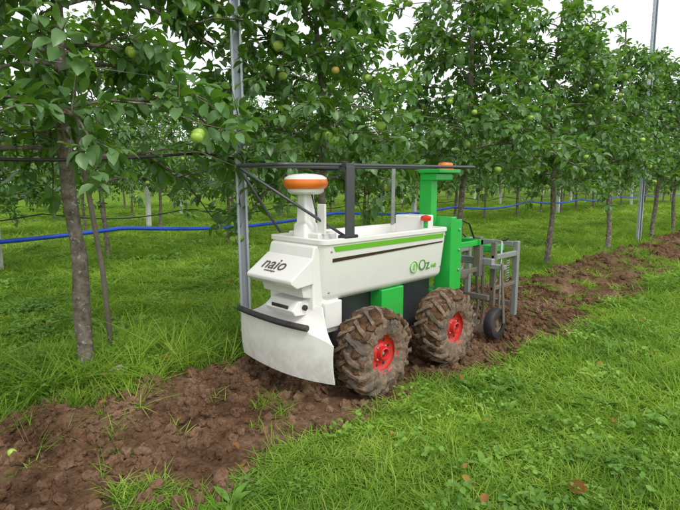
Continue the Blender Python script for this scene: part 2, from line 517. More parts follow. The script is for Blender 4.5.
pts = sector([(0.7,2.6,400,0.9),(2.6,5,190,1.0),(5,9,40,1.3)])
x, y, s = pts.T
pm = fbm(x+9, y+2, 1.7, 3); side = sstep(-0.3, 1.2, x-y)
k = (rng.random(len(x)) < (0.06+0.14*side)+3.5*np.clip(pm-0.48,0,1)) & (rng.random(len(x)) > soilmask(x,y)*0.994) & (y < 1.35+10*(y>2.5))
x, y, s = x[k], y[k], s[k]; n = len(x)
R = np.stack([rng.normal(0,.18,n), rng.normal(0,.18,n), rng.random(n)*6.28], -1)
Sc = (s*(0.5+0.8*rng.random(n)))[:,None]*np.ones((1,3))
ix = np.where(rng.random(n)<0.45, rng.integers(0,3,n), rng.integers(3,7,n))
scatter('ground_weeds', C_weed, np.stack([x,y,height(x,y)+0.002],-1), R, Sc, ix)

# dry straw
v, q, va = blades(3, 0.05, 0.03, 0.08, 0.0025, 0.3, np.random.default_rng(5), 4.0)
C_dry = src_collection('straw_source', [newmesh('straw', v, q, [M_dry], True, attrs={'var': ('FACE', va)})])
n = 260; x = rng.random(n)*7; y = 0.9+2.0*rng.random(n)
scatter('dry_straw', C_dry, np.stack([x,y,height(x,y)+0.008],-1), np.stack([rng.normal(0,.3,n),rng.normal(0,.3,n),rng.random(n)*6.28],-1),
        (0.3+0.6*rng.random(n))[:,None]*np.array([[1,1,0.3]]), np.zeros(n))

# clods
import bmesh
from mathutils import noise as mn
cm = []
for i in range(4):
    bm = bmesh.new(); bmesh.ops.create_icosphere(bm, subdivisions=3, radius=1)
    for vt in bm.verts:
        d = mn.fractal(vt.co*1.1+Vector((i*7,0,0)), 0.8, 2.0, 4)
        vt.co *= 1+0.45*d
        vt.co.z *= 0.7
    me = bpy.data.meshes.new('clod'); bm.to_mesh(me); bm.free(); me.materials.append(M_soil)
    cm.append(me)
C_clod = src_collection('clod_source', cm)
n = 17000
x = np.where(rng.random(n)<0.7, rng.random(n)*4.6, rng.random(n)*12); y = 1.2+1.4*rng.random(n)
k = rng.random(n) < soilmask(x,y); k &= ~((np.abs(y-1.57)<0.13)&(x<2.6)&(rng.random(n)<0.6))
x, y = x[k], y[k]; n = len(x)
sz = 0.003+0.026*rng.random(n)**5; sz *= (1+0.05*x)
scatter('soil_clods', C_clod, np.stack([x,y,height(x,y)+sz*0.2],-1), rng.random((n,3))*6.28, sz[:,None]*np.ones((1,3)), rng.integers(0,4,n))

# ------------------------------------------------------------ apple trees
def uvsphere(nu=14, nvv=9):
    V = []; F = []
    for j in range(nvv+1):
        th = math.pi*j/nvv
        for i in range(nu):
            a = 2*math.pi*i/nu; z = math.cos(th); r = math.sin(th)*(1+0.05*z)
            z2 = z*0.9-0.22*math.exp(-(r/0.3)**2)*(1 if z > 0 else -0.6)
            V.append((r*math.cos(a), r*math.sin(a), z2))
    for j in range(nvv):
        for i in range(nu):
            F.append((j*nu+i, (j+1)*nu+i, (j+1)*nu+(i+1)%nu, j*nu+(i+1)%nu))
    return np.array(V), np.array(F)
AV, AF = uvsphere()

def tree_mesh(seed, H=3.0, napple=14, trunk=None, r0=0.042, zlow=0.78, dens=1.0, spread=1.0, lite=False, lsz=1.0, nl=28):
    r = np.random.default_rng(seed)
    TV = []; TF = []
    def addtube(path, radii, n=7):
        v, f = tube_arrays(path, radii, n, cap=False)
        o = len(TV); TV.extend(v); TF.extend([tuple(i+o for i in ff) for ff in f])
    ph = r.random(2)*6.28; am = 0.035
    def tp(z):
        if trunk is not None and z < trunk[-1][2]:
            for a, b in zip(trunk[:-1], trunk[1:]):
                if z <= b[2]:
                    t = (z-a[2])/(b[2]-a[2]); return np.array([a[0]+(b[0]-a[0])*t, a[1]+(b[1]-a[1])*t, z])
        if trunk is not None: return np.array([trunk[-1][0], trunk[-1][1], z])
        k = min(1, z/0.6)
        return np.array([am*k*math.sin(1.9*z+ph[0]), am*k*math.sin(2.3*z+ph[1]), z])
    zs = np.linspace(-0.05, H, 30)
    addtube([tp(z) for z in zs], [r0*(1.35 if z < 0.02 else 1.0)*(1-0.72*max(z,0)/H)*(1+0.07*math.sin(9*z+seed)+0.05*math.sin(23*z)) for z in zs], 12)
    SP = []; SD = []
    AP = []
    for i in range(nl):
        z = zlow+0.1+(H-zlow-0.35)*(i+0.3*r.random())/nl
        az = i*2.399+r.normal(0,.3)
        fr = (z-zlow)/(H-zlow)
        Ln = (0.95-0.45*fr)*(0.70+0.50*r.random())*spread
        el = 0.35+0.25*r.random()
        dx, dy = math.cos(az), math.sin(az)*0.78
        base = tp(z); path = []
        droop = 0.45+0.4*r.random()
        wob = r.normal(0,.05,2)
        for k in range(7):
            t = k/6
            path.append(base+np.array([dx*Ln*t+wob[0]*math.sin(5*t), dy*Ln*t+wob[1]*math.sin(4*t), Ln*(math.sin(el)*t-droop*t*t)]))
        addtube(path, [0.012*(1-0.75*k/6)*(1.2-0.5*fr) for k in range(7)], 6)
        segs = [path]
        for sidx in range(3):
            k = 2+sidx; b0 = path[k]; sg = (1 if (sidx % 2) else -1)
            a2 = az+sg*(0.7+0.4*r.random()); l2 = Ln*0.45*(0.7+0.6*r.random())
            p2 = [b0+np.array([math.cos(a2)*l2*t, math.sin(a2)*l2*t, l2*(0.35*t-0.45*t*t)]) for t in (0,.33,.66,1)]
            addtube(p2, [0.006,0.005,0.004,0.002], 5); segs.append(p2)
        for sg in segs:
            n = int((4+Ln*5) * (1 if sg is path else 0.40)*dens)
            for _ in range(n):
                t = 0.15+0.85*r.random()**0.8; f = t*(len(sg)-1); k = min(int(f), len(sg)-2)
                p = sg[k]+(sg[k+1]-sg[k])*(f-k)
                d = np.array([dx, dy, 0.0])*0.5+r.normal(0,.6,3)+np.array([0,0,0.40])
                SP.append(p); SD.append(d)
            SP.append(sg[-1]); SD.append(sg[-1]-sg[-2]+np.array([0,0,0.03]))
        for sg in segs:
            if r.random() < 0.75:
                for _ in range(1+(r.random() < 0.45)):
                    q = sg[len(sg)-1-int(r.random()*2)]
                    AP.append(q+np.array([r.normal(0,.035), r.normal(0,.035), -0.05-0.03*r.random()])+np.array([dx,dy,0])*0.03)
    for z in np.linspace(zlow+0.2, H, int(18*dens)):
        SP.append(tp(z)); SD.append(np.array([r.normal(0,1), r.normal(0,1), 0.4]))
    SP = np.array(SP); SD = norm(np.array(SD)); ns = len(SP)
    sl = 0.05+0.18*r.random(ns)**1.7
    LP=[]; LD=[]; LU=[]; LL=[]; LV=[]
    for j in range(ns):
        nlv = 5+int(sl[j]*34)
        t = np.sort(r.random(nlv)); d = SD[j]
        o = np.cross(d, [0,0,1.0]); o = o/max(np.linalg.norm(o),1e-6); o2 = np.cross(d, o)
        a = np.arange(nlv)*2.4+r.random()*6
        side = o[None]*np.cos(a)[:,None]+o2[None]*np.sin(a)[:,None]
        P = SP[j]+d[None]*(t*sl[j])[:,None]
        D = side*0.9+d[None]*(0.3+0.7*t)[:,None]+np.array([0,0,-0.25])+r.normal(0,.2,(nlv,3))
        LP.append(P+norm(D)*0.012); LD.append(D)
        U = np.array([0,0,1.0])+side*0.25+r.normal(0,.35,(nlv,3))
        LU.append(U); LL.append((0.055+0.048*r.random(nlv))*(1-0.25*t)*lsz); LV.append(np.clip(0.18+0.4*r.random(nlv)+0.5*t*t*(r.random()>0.45)+r.normal(0,.1), 0, 1))
        if sl[j] > 0.13 and not lite: 
            addtube([SP[j], SP[j]+d*sl[j]], [0.003, 0.0015], 4)
    LP=np.concatenate(LP); LD=np.concatenate(LD); LU=np.concatenate(LU); LL=np.concatenate(LL); LV=np.concatenate(LV)
    lv, lq, lt = leaves(LP, LD, LU, LL, LL*(0.50+0.14*r.random(len(LL))), 0.3, 0.22, r, lite)
    TV = np.array(TV); TFq = np.array(TF)
    sel = r.permutation(len(AP))[:napple]
    AP = np.array(AP)[sel]; AR = 0.026+0.008*r.random(len(AP))
    av = (AP[:,None,:]+AV[None]*AR[:,None,None]).reshape(-1,3)
    af = (AF[None]+(np.arange(len(AP))*len(AV)).reshape(-1,1,1)).reshape(-1,4)
    o1 = len(TV); o2 = o1+len(lv)
    V = np.concatenate([TV, lv, av]); T = lt+o1
    va_ap = np.repeat(np.clip(r.normal(.45,.2,len(AP)),0,1), len(AF))
    if lite:
        Q = np.concatenate([TFq, af+o2])
        va = np.concatenate([np.zeros(len(TFq)), va_ap, np.repeat(LV,4)])
        mi = np.concatenate([np.zeros(len(TFq)), np.full(len(af),2), np.ones(len(T))]).astype(np.int32)
    else:
        Q = np.concatenate([TFq, lq+o1, af+o2])
        va = np.concatenate([np.zeros(len(TFq)), np.repeat(LV,4), va_ap, np.repeat(LV,4)])
        mi = np.concatenate([np.zeros(len(TFq)), np.ones(len(lq)), np.full(len(af),2), np.ones(len(T))]).astype(np.int32)
    return newmesh('apple_tree', V, [Q, T], [M_bark, M_leaf, M_apple], True, midx=mi, attrs={'var': ('FACE', va)})

def add_tree(me, x, y, rot=0, s=1.0, sz=1.0, name='apple_tree'):
    o = bpy.data.objects.new(name, me); o.location = (x, y, float(height(np.array([x]), np.array([y]))[0])-0.01)
    o.rotation_euler = (0, 0, rot); o.scale = (s, s, s*sz); link(o); return o

T0 = tree_mesh(4, 3.2, 75, trunk=[(0,0,-0.1),(0.0,0.0,0.12),(-0.005,0.005,0.35),(0.005,-0.005,0.60),(-0.02,0.02,0.95),(-0.02,0.02,1.4),(-0.01,0.01,2.0)], r0=0.044, zlow=0.98, dens=1.3, spread=1.06, lsz=1.12, nl=32)
near = [tree_mesh(10+i, 3.1, 70, r0=0.036, zlow=0.93, dens=1.25, lsz=1.08, nl=30, spread=0.95) for i in range(4)]
far = [tree_mesh(30+i, 2.8+0.15*(i-1), 50, r0=0.034, zlow=0.66+0.06*i, dens=0.95, spread=1.06, lite=True, lsz=1.25) for i in range(4)]
add_tree(T0, 0.89, 2.80)
for i, (x, y) in enumerate([(2.48,2.70),(4.35,2.66),(6.1,2.55),(8.1,2.5),(10.1,2.42),(12.0,2.5),(14,2.5),(-1.0,2.8),(16,2.5)]):
    add_tree(near[i%4], x, y, rot=[0.3,2.0,4.1,1.2,5.0,3.1,0.8,2.6,4.4][i], s=1.0 if i else 0.97)
k = 0
for ry, x0, x1, st in [(6.8,-0.5,32,1.6),(11.0,0,48,1.75),(15.2,2,64,2.1),(19.4,3,76,2.4)]:
    x = x0
    while x < x1:
        add_tree(far[random.randrange(4)], x+random.uniform(-.2,.2), ry+random.uniform(-.1,.1), rot=random.uniform(0,6.28), s=random.uniform(.88,1.12), sz=random.uniform(.90,1.10))
        x += st; k += 1

V_, F_ = tube_arrays([(1.08,2.94,-0.1),(1.06,2.955,0.5),(1.0,3.0,1.2),(0.98,3.01,1.7)], [0.016,0.015,0.014,0.012], 8)
link(bpy.data.objects.new('wooden_stake', newmesh('wooden_stake', V_, F_, [M_stake], True)))

def cpost(x, y, h, name='steel_trellis_post'):
    w, d, t = 0.030, 0.052, 0.003
    prof = [(-w,0),(-w,d),(-w+0.012,d),(-w+0.012,d-t),(-w+t,d-t),(-w+t,t),(w-t,t),(w-t,d-t),(w-0.012,d-t),(w-0.012,d),(w,d),(w,0)]
    prof = [(a, -b) for a, b in prof]
    n = len(prof)
    V = [(a, b, -0.3) for a, b in prof]+[(a, b, h) for a, b in prof]
    F = [(i,(i+1)%n,(i+1)%n+n,i+n) for i in range(n)]+[tuple(range(n-1,-1,-1)), tuple(range(n,2*n))]
    z = 0.1
    while z < h-0.1:
        for sx in (-1, 1):
            o = len(V); X = sx*w
            V += [(X,-0.014,z),(X,-0.034,z),(X+sx*0.007,-0.024,z+0.003),(X,-0.014,z+0.03),(X,-0.034,z+0.03)]
            F += [(o,o+1,o+2),(o+2,o+1,o+4),(o,o+2,o+3),(o+2,o+4,o+3)]
        z += 0.06
    me = newmesh(name, V, F, [M_post])
    bm = bmesh.new(); bm.from_mesh(me); bmesh.ops.recalc_face_normals(bm, faces=bm.faces); bm.to_mesh(me); bm.free()
    o = bpy.data.objects.new(name, me); o.location = (x, y, 0); link(o); o.rotation_euler = (0,rad(-0.6),rad(-30)); return o
cpost(1.745, 2.56, 3.9); cpost(9.57, 2.5, 3.9); cpost(17.4, 2.5, 3.9)

def wpost(x, y, h=2.9, w=0.045):
    o = box('concrete_post', (x-w,y-w,-0.2), (x+w,y+w,h), M_concrete, None, 0.008); return o
for ry, xs_ in [(6.8,(1.30,9.1,16.9,24.7)),(11.0,(5,13,21,29,37)),(15.2,(8,17,26,35,44)),(19.4,(14,25,36,47))]:
    for x in xs_: wpost(x, ry)

def line(name, y, z, x0, x1, r, mat, sag=0.02, step=0.5, span=2.0, amp=0.0, seed=0):
    n = int((x1-x0)/step)+1; X = np.linspace(x0, x1, n)
    path = [(float(a), y+amp*math.sin(1.3*a+seed), z-sag*abs(math.sin(math.pi*a/span+seed))+amp*0.6*math.sin(0.8*a+seed*2)) for a in X]
    V, F = tube_arrays(path, r, 8)
    link(bpy.data.objects.new(name, newmesh(name, V, F, [mat], True)))
line('drip_irrigation_pipe', 2.66, 1.16, -3, 20, 0.0085, M_drip, 0.07, 0.12, 1.9, 0.015, 0.6)
line('drip_irrigation_pipe', 6.8, 0.62, -3, 40, 0.008, M_drip, 0.10, 0.2, 1.9, 0.01, 0.2)
line('blue_water_hose', 6.62, 0.43, -4, 45, 0.026, M_blue, 0.10, 0.15, 3.9, 0.03, 1.0)
for y in (2.62, 6.8, 11.0):
    for z in (0.55, 1.55, 2.3):
        if y < 3 and z < 1: continue
        line('trellis_wire', y, z, -3, 40, 0.0016, M_steel, 0.01)

def apple_obj(x, y, r, v):
    me = newmesh('fallen_apple', AV*r, AF, [M_apple], True, attrs={'var': ('FACE', np.full(len(AF), v))})
    o = bpy.data.objects.new('fallen_apple', me); z = float(height(np.array([x]), np.array([y]))[0])
    o.location = (x, y, z+r*0.8); o.rotation_euler = (1.2, .4, x*5); link(o)
for x, y, v in [(0.72,2.92,.2),(0.38,2.06,.5),(1.3,2.95,.3)]:
    apple_obj(x, y, 0.019, v)
st = cm[1].copy(); st.materials.clear(); st.materials.append(paint('pale_stone', (0.42,0.36,0.28), 0.9, 0.4, coat=0))
o = bpy.data.objects.new('stone', st); o.scale = (0.035,0.03,0.03); o.location = (0.98,2.60,0.04); link(o)
M_dl = mat_leaf('dead_leaf', (0.30,0.12,0.045), (0.40,0.20,0.07), (0.48,0.36,0.10), (0.4,0.2,0.05), gloss=False)
v, q, t = leaves(np.array([[0,0,0.]]), np.array([[1,0,0.1]]), np.array([[0,0,1.]]), np.array([0.055]), np.array([0.035]), 0.5, 0.4)
C_dl = src_collection('dead_leaf_source', [newmesh('dead_leaf', v, [q,t], [M_dl], True, attrs={'var':('FACE',np.full(8,.5))})])
n = 150; x = np.concatenate([[1.62], 7*rng.random(n)]); y = np.concatenate([[0.50], -0.6+5.0*rng.random(n)]); n += 1
hz = height(x,y)+np.where(soilmask(x,y)>0.5, 0.012, 0.045)
sc = 0.35+0.5*rng.random(n); sc[0] = 1.3
scatter('fallen_leaves', C_dl, np.stack([x,y,hz],-1), np.stack([rng.normal(0,.5,n),rng.normal(0,.5,n),rng.random(n)*6.28],-1), sc[:,None]*np.ones((1,3)), np.zeros(n))

# ------------------------------------------------------------ the robot
RB = empty('weeding_robot', (2.1, 1.8, 0.0))
def rr_ring(x0, x1, y0, y1, rc, n=6):
    pts = []
    for cx, cy, a0 in ((x1-rc,y1-rc,0),(x0+rc,y1-rc,90),(x0+rc,y0+rc,180),(x1-rc,y0+rc,270)):
        for i in range(n+1):
            a = rad(a0+90*i/n); pts.append((cx+rc*math.cos(a), cy+rc*math.sin(a)))
    return pts
def loft(name, secs, mat, parent, capb=True, capt=True):
    V = []; F = []; m = None
    for z, x0, x1, y0, y1, rc in secs:
        ring = rr_ring(x0, x1, y0, y1, rc); m = len(ring)
        V += [(a, b, z) for a, b in ring]
    for i in range(len(secs)-1):
        for k in range(m):
            k2 = (k+1) % m; F.append((i*m+k, i*m+k2, (i+1)*m+k2, (i+1)*m+k))
    if capb: F.append(tuple(range(m-1,-1,-1)))
    if capt: F.append(tuple((len(secs)-1)*m+k for k in range(m)))
    ob = bpy.data.objects.new(name, newmesh(name, V, F, [mat], True)); link(ob, parent)
    es = ob.modifiers.new('es', 'EDGE_SPLIT'); es.split_angle = rad(50)
    return ob
HX0, HX1, HY0, HY1 = 1.53, 2.50, 1.625, 2.02
loft('hull', [(0.455,HX0+.03,HX1-.03,HY0+.045,HY1-.045,.03),(0.475,HX0+.015,HX1-.012,HY0+.028,HY1-.028,.035),(0.49,HX0+.012,HX1-.01,HY0+.024,HY1-.024,.035),
              (0.722,HX0,HX1,HY0,HY1,.035),(0.724,HX0-.008,HX1+.006,HY0-.008,HY1+.008,.04),(0.742,HX0-.008,HX1+.006,HY0-.008,HY1+.008,.04),
              (0.745,HX0-.004,HX1+.002,HY0-.004,HY1+.004,.038),(0.745,HX0+.02,HX1-.02,HY0+.02,HY1-.02,.03),(0.66,HX0+.03,HX1-.03,HY0+.03,HY1-.03,.03)], M_white, RB)
def sy(z): return HY0+0.024*(0.722-z)/(0.722-0.49)
def stripe(name, pts, mat, off=0.003):
    V = [(x, sy(z)-off, z) for x, z in pts]+[(x, sy(z)+0.004, z) for x, z in pts]; n = len(pts)
    F = [tuple(range(n))]+[(i,i+n,(i+1)%n+n,(i+1)%n) for i in range(n)]
    me = newmesh(name, V, F, [mat]); bm = bmesh.new(); bm.from_mesh(me); bmesh.ops.recalc_face_normals(bm, faces=bm.faces); bm.to_mesh(me); bm.free()
    link(bpy.data.objects.new(name, me), RB)
stripe('green_stripe', [(1.60,0.688),(2.455,0.688),(2.455,0.712),(1.585,0.712)], M_lime)
stripe('brown_stripe', [(1.585,0.640),(2.455,0.661),(2.455,0.668),(1.585,0.657)], M_brown)
for j, (bx_, bz_) in enumerate(((1.575,0.50),(2.46,0.52),(1.575,0.69),(2.475,0.70))):
    tube('hull_screw_%d'%(j+1), [(bx_, sy(bz_)+0.003, bz_), (bx_, sy(bz_)-0.003, bz_)], 0.006, M_steel, RB, 8)
box('chassis', (1.66,1.74,0.17), (2.50,1.93,0.455), M_dgrey, RB, 0.01)
box('green_side_panel', (1.96,1.655,0.22), (2.14,1.74,0.452), M_green, RB, 0.006)
prism('front_column', [(1.50,0.30),(1.66,0.30),(1.66,0.50),(1.56,0.72),(1.505,0.715),(1.49,0.66)], 1.665, 1.985, M_white, RB, 0.01)
box('front_column_side', (1.55,1.645,0.33), (1.66,1.665,0.455), M_white, RB, 0.006)
prism('nose_panel', [(1.495,0.668),(1.365,0.578),(1.366,0.561),(1.40,0.538),(1.495,0.548)], 1.66, 1.99, M_white, RB, 0.006)
prism('nose_recess', [(1.495,0.548),(1.44,0.535),(1.45,0.49),(1.50,0.48)], 1.68, 1.97, M_white2, RB, 0.003)
prism('sensor_housing', [(1.505,0.475),(1.44,0.47),(1.40,0.432),(1.42,0.405),(1.505,0.40)], 1.70, 1.90, M_white, RB, 0.008)
box('sensor_window', (1.402,1.735,0.437),(1.410,1.85,0.452), M_black, RB, 0.002)
tube('sensor_knob', [(1.47,1.70,0.44),(1.47,1.685,0.44)], 0.013, M_black, RB)
def sheet(name, fx, u0, u1, nu, nv, mat, th=0.006):
    V = []; F = []
    for i in range(nu+1):
        for j in range(nv+1):
            V.append(fx(u0+(u1-u0)*i/nu, j/nv))
    for i in range(nu):
        for j in range(nv):
            a = i*(nv+1)+j; F.append((a,a+1,a+nv+2,a+nv+1))
    ob = bpy.data.objects.new(name, newmesh(name, V, F, [mat], True)); link(ob, RB)
    s = ob.modifiers.new('s','SOLIDIFY'); s.thickness = th; s.offset = 0
    bevel(ob, 0.002, 2); return ob
YC = 1.80
def bx(y):
    e = abs((y-YC)/0.31); return 1.396+(0.050 if y < YC else 0.022)*e**2.0
def shield(y, t):
    e = (y-YC)/0.31
    zt = 0.362-(0.045*max(0,-e)**3); zb = 0.132+0.008*abs(e)**2
    z = zt+(zb-zt)*t
    return (bx(y)-0.008*math.sin(t*3.1)+0.008*t, y, z)
sheet('front_shield', shield, 1.485, 2.115, 26, 10, M_white)
def tray(y, t):
    a = Vector(shield(y, 0)); yy = YC+(y-YC)*(1-0.42*t)
    zz = 0.362+0.085*t**1.6
    return (a.x+(1.51-a.x)*t, yy, a.z+(zz-a.z)*t)
sheet('bumper_tray', tray, 1.49, 2.11, 22, 8, M_white)
tube('black_bumper_bar', [(bx(y)-0.014, y, 0.376) for y in np.linspace(1.60,2.12,12)], 0.0145, M_black, RB, 12)

# wheels
def wheel(cx, cy, cz, R=0.21, w=0.165, face=-1, nm='wheel'):
    h = w/2
    prof = [(0.085,-h*0.72),(0.10,-h*0.9),(0.135,-h*1.0),(0.165,-h*0.98),(0.186,-h*0.8),(0.196,-h*0.4),(0.198,0),(0.196,h*0.4),(0.186,h*0.8),(0.165,h*0.98),(0.135,h),(0.10,h*0.9),(0.085,h*0.72)]
    prof = [(r*R/0.217, y) for r, y in prof]
    V = []; F = []; n = 56; m = len(prof)
    for k in range(n):
        a = 2*math.pi*k/n
        for r, hh in prof: V.append((cx+r*math.cos(a), cy+hh, cz+r*math.sin(a)))
    for k in range(n):
        k2 = (k+1)%n
        for i in range(m-1): F.append((k*m+i,k2*m+i,k2*m+i+1,k*m+i+1))
    nl = 17
    for side in (-1,1):
        for i in range(nl):
            a0 = 2*math.pi*(i+(0.5 if side>0 else 0))/nl
            o = len(V)
            for t, yy, rt, rb in ((0,-0.06,R,0.82*R),(0.4,0.40,R*0.995,0.80*R),(0.75,0.85,R*0.955,0.74*R),(1.0,1.04,R*0.84,0.66*R)):
                a = a0+0.30*t; th = 0.058
                y_ = cy+side*h*yy
                for aa, r_ in [(a-th,rb),(a-th*0.75,rt),(a+th*0.75,rt),(a+th,rb)]: V.append((cx+r_*math.cos(aa), y_, cz+r_*math.sin(aa)))
            for s_ in range(3):
                for q_ in range(3):
                    a1 = o+s_*4+q_; F.append((a1,a1+1,a1+5,a1+4))
            F.append((o,o+3,o+2,o+1)); F.append((o+12,o+13,o+14,o+15))
    me = newmesh(nm+'_tyre', V, F, [M_tyre])
    bm = bmesh.new(); bm.from_mesh(me); bmesh.ops.recalc_face_normals(bm, faces=bm.faces)
    bm.to_mesh(me); bm.free()
    ob = bpy.data.objects.new(nm+'_tyre', me); link(ob, RB)
    for p in me.polygons: p.use_smooth = True
    sd = ob.modifiers.new('sub','SUBSURF'); sd.subdivision_type='SIMPLE'; sd.levels = 2; sd.render_levels = 2
    tx = bpy.data.textures.new('mudnoise','CLOUDS'); tx.noise_scale = 0.035; tx.noise_depth = 4
    dm = ob.modifiers.new('mud','DISPLACE'); dm.texture = tx; dm.strength = 0.024; dm.mid_level = 0.45; dm.texture_coords='GLOBAL'
    es = ob.modifiers.new('es','EDGE_SPLIT'); es.split_angle = rad(45)
    rr_ = random.Random(nm); mb = bmesh.new()
    for _ in range(150):
        a = rr_.gauss(math.pi*0.62, 0.75) if rr_.random() < 0.7 else rr_.uniform(0, 6.28)
        yy = rr_.uniform(-h*0.9, h*0.9); r_ = R*(0.90-0.09*(abs(yy)/h)**3)
        s_ = rr_.uniform(0.010, 0.027)
        mt = Matrix.Translation((cx+r_*math.cos(a), cy+yy, cz+r_*math.sin(a))) @ Matrix.Rotation(-a, 4, 'Y') @ Matrix.Diagonal((s_*0.7, s_*1.2, s_*1.3, 1))
        bmesh.ops.create_icosphere(mb, subdivisions=2, radius=1, matrix=mt)
    for vt in mb.verts:
        vt.co += Vector(mn.noise_vector(vt.co*55))*0.007
    m2 = bpy.data.meshes.new(nm+'_mud'); mb.to_mesh(m2); mb.free(); m2.materials.append(M_soil)
    link(bpy.data.objects.new(nm+'_mud', m2), RB)
    f = face; rr = 0.100
    rim = [(rr,f*h*0.75),(rr+0.004,f*h*0.84),(rr-0.004,f*h*0.88),(rr-0.010,f*h*0.82),(rr-0.014,f*h*0.58),(rr-0.028,f*h*0.48),(0.050,f*h*0.45),(0.046,f*h*0.52),(0.034,f*h*0.57),(0.031,f*h*0.85),(0.024,f*h*0.88),(0.021,f*h*0.80),(0.021,f*h*0.60)]
    revolve(nm+'_rim', rim, (cx,cy,cz), M_red, RB, n=40)
    tube(nm+'_hub_bore', [(cx,cy+f*h*0.2,cz),(cx,cy+f*h*0.66,cz)], 0.0205, M_black, RB)
    tube(nm+'_axle_bolt', [(cx,cy+f*h*0.5,cz),(cx,cy+f*h*0.74,cz)], 0.009, M_steel, RB, 6)
    for i in range(4):
        a = rad(45+90*i)
        tube(nm+'_bolt_%d'%(i+1), [(cx+.040*math.cos(a),cy+f*h*0.38,cz+.040*math.sin(a)),(cx+.040*math.cos(a),cy+f*h*0.62,cz+.040*math.sin(a))], 0.006, M_steel, RB, 6)
    for i in range(8):
        a = rad(22.5+45*i)
        tube(nm+'_vent_%d'%(i+1), [(cx+.062*math.cos(a),cy+f*h*0.30,cz+.062*math.sin(a)),(cx+.062*math.cos(a),cy+f*h*0.485,cz+.062*math.sin(a))], 0.0085, M_black, RB, 10)
    tube(nm+'_axle', [(cx,cy+f*h*0.3,cz),(cx,1.80,cz)], 0.02, M_dgrey, RB)
WZ = 0.203
wheel(1.775,1.545,WZ,nm='front_near_wheel')
wheel(2.385,1.545,WZ,nm='rear_near_wheel')
wheel(1.775,2.075,WZ,face=1,nm='front_far_wheel')
wheel(2.385,2.075,WZ,face=1,nm='rear_far_wheel')

# GPS antenna
loft('antenna_stem', [(0.70,1.56,1.66,1.79,1.89,.015),(0.80,1.565,1.655,1.795,1.885,.015),(0.81,1.575,1.645,1.805,1.875,.012),(0.95,1.58,1.64,1.81,1.87,.012)], M_white, RB)
revolve('antenna_base', [(0.0,0.943),(0.07,0.943),(0.085,0.953),(0.088,0.968)], (1.61,1.84,0), M_white, RB, 'Z')
revolve('antenna_band', [(0.088,0.967),(0.102,0.978),(0.107,0.996),(0.102,1.012)], (1.61,1.84,0), M_orange, RB, 'Z')
revolve('antenna_dome', [(0.102,1.011),(0.098,1.021),(0.080,1.031),(0.05,1.037),(0.0,1.040)], (1.61,1.84,0), M_white, RB, 'Z')
box('front_electronics_box', (1.58,1.72,0.70), (1.70,1.94,0.765), M_white, RB, 0.008)
box('antenna_bracket', (1.60,1.70,0.76), (1.612,1.75,0.90), M_white, RB, 0.002)
tube('antenna_cable', [(1.61,1.80,0.95),(1.60,1.765,0.88),(1.62,1.75,0.80),(1.64,1.74,0.74)], 0.004, M_black, RB, 6)

ZT = 1.072
loop = rr_ring(1.33, 2.86, 1.66, 2.02, 0.05, 5)
tube('safety_frame_loop', [(a, b, ZT+0.012*(a-1.33)) for a, b in loop]+[(loop[0][0], loop[0][1]+1e-4, ZT+0.012*1.53)], 0.0085, M_dgrey, RB, 10)
box('frame_upright', (1.665,1.622,0.75), (1.72,1.634,1.07), M_dgrey, RB, 0.003)
box('frame_upright_foot', (1.65,1.618,0.735), (1.74,1.665,0.757), M_black, RB, 0.003)
box('frame_upright_clamp', (1.665,1.625,1.05), (1.72,1.675,1.085), M_dgrey, RB, 0.003)
tube('frame_brace', [(1.34,2.0,ZT-0.004),(1.68,1.65,0.752)], 0.007, M_dgrey, RB)
tube('frame_brace_far', [(1.34,2.0,ZT-0.004),(1.58,2.0,0.752)], 0.007, M_dgrey, RB)
box('frame_rear_upright', (2.44,1.99,0.745), (2.47,2.0,1.08), M_steel, RB, 0.002)

box('rear_white_box', (2.36,1.72,0.70), (2.495,1.90,0.81), M_white, RB, 0.008)
box('rear_mast', (2.54,1.77,0.42), (2.60,1.86,1.05), M_green, RB, 0.006)
box('rear_mast_rib', (2.60,1.80,0.42), (2.625,1.82,1.05), M_green, RB, 0.003)
box('rear_mast_cap', (2.52,1.70,1.052), (2.74,1.86,1.075), M_green, RB, 0.006)
box('rear_mast_upper_block', (2.53,1.73,1.01), (2.70,1.85,1.050), M_green, RB, 0.006)
revolve('beacon', [(0.0,1.086),(0.045,1.086),(0.045,1.104),(0.038,1.114),(0.0,1.118)], (2.66,1.76,0), M_orange, RB, 'Z')
revolve('beacon_base', [(0.0,1.074),(0.05,1.074),(0.05,1.086),(0.0,1.088)], (2.66,1.76,0), M_redp, RB, 'Z')
box('rear_plate_near', (2.53,1.62,0.36), (2.585,1.73,0.80), M_green, RB, 0.006)
box('rear_plate_flange', (2.585,1.635,0.36), (2.67,1.65,0.78), M_green, RB, 0.004)
box('rear_plate_foot', (2.51,1.655,0.28), (2.64,1.96,0.358), M_green, RB, 0.008)
for j, zz in enumerate((0.72,0.60,0.48)):
    tube('plate_bolt_%d'%(j+1), [(2.635,1.636,zz),(2.635,1.626,zz)], 0.008, M_steel, RB, 6)
tube('estop_stem', [(2.36,1.68,0.745),(2.36,1.68,0.79)], 0.013, M_green, RB)
revolve('estop_button', [(0.0,0.785),(0.026,0.785),(0.030,0.795),(0.028,0.81),(0.0,0.818)], (2.36,1.68,0), M_redp, RB, 'Z', 24)
for j, yy in enumerate((1.665,1.92)):
    box('link_upper_%d'%(j+1), (2.62,yy-.01,0.60), (2.90,yy+.01,0.635), M_green, RB, 0.004)
    box('link_lower_%d'%(j+1), (2.62,yy-.01,0.43), (2.90,yy+.01,0.46), M_tool, RB, 0.004)
box('link_head_1', (2.90,1.64,0.40), (2.94,1.69,0.655), M_tool, RB, 0.005)
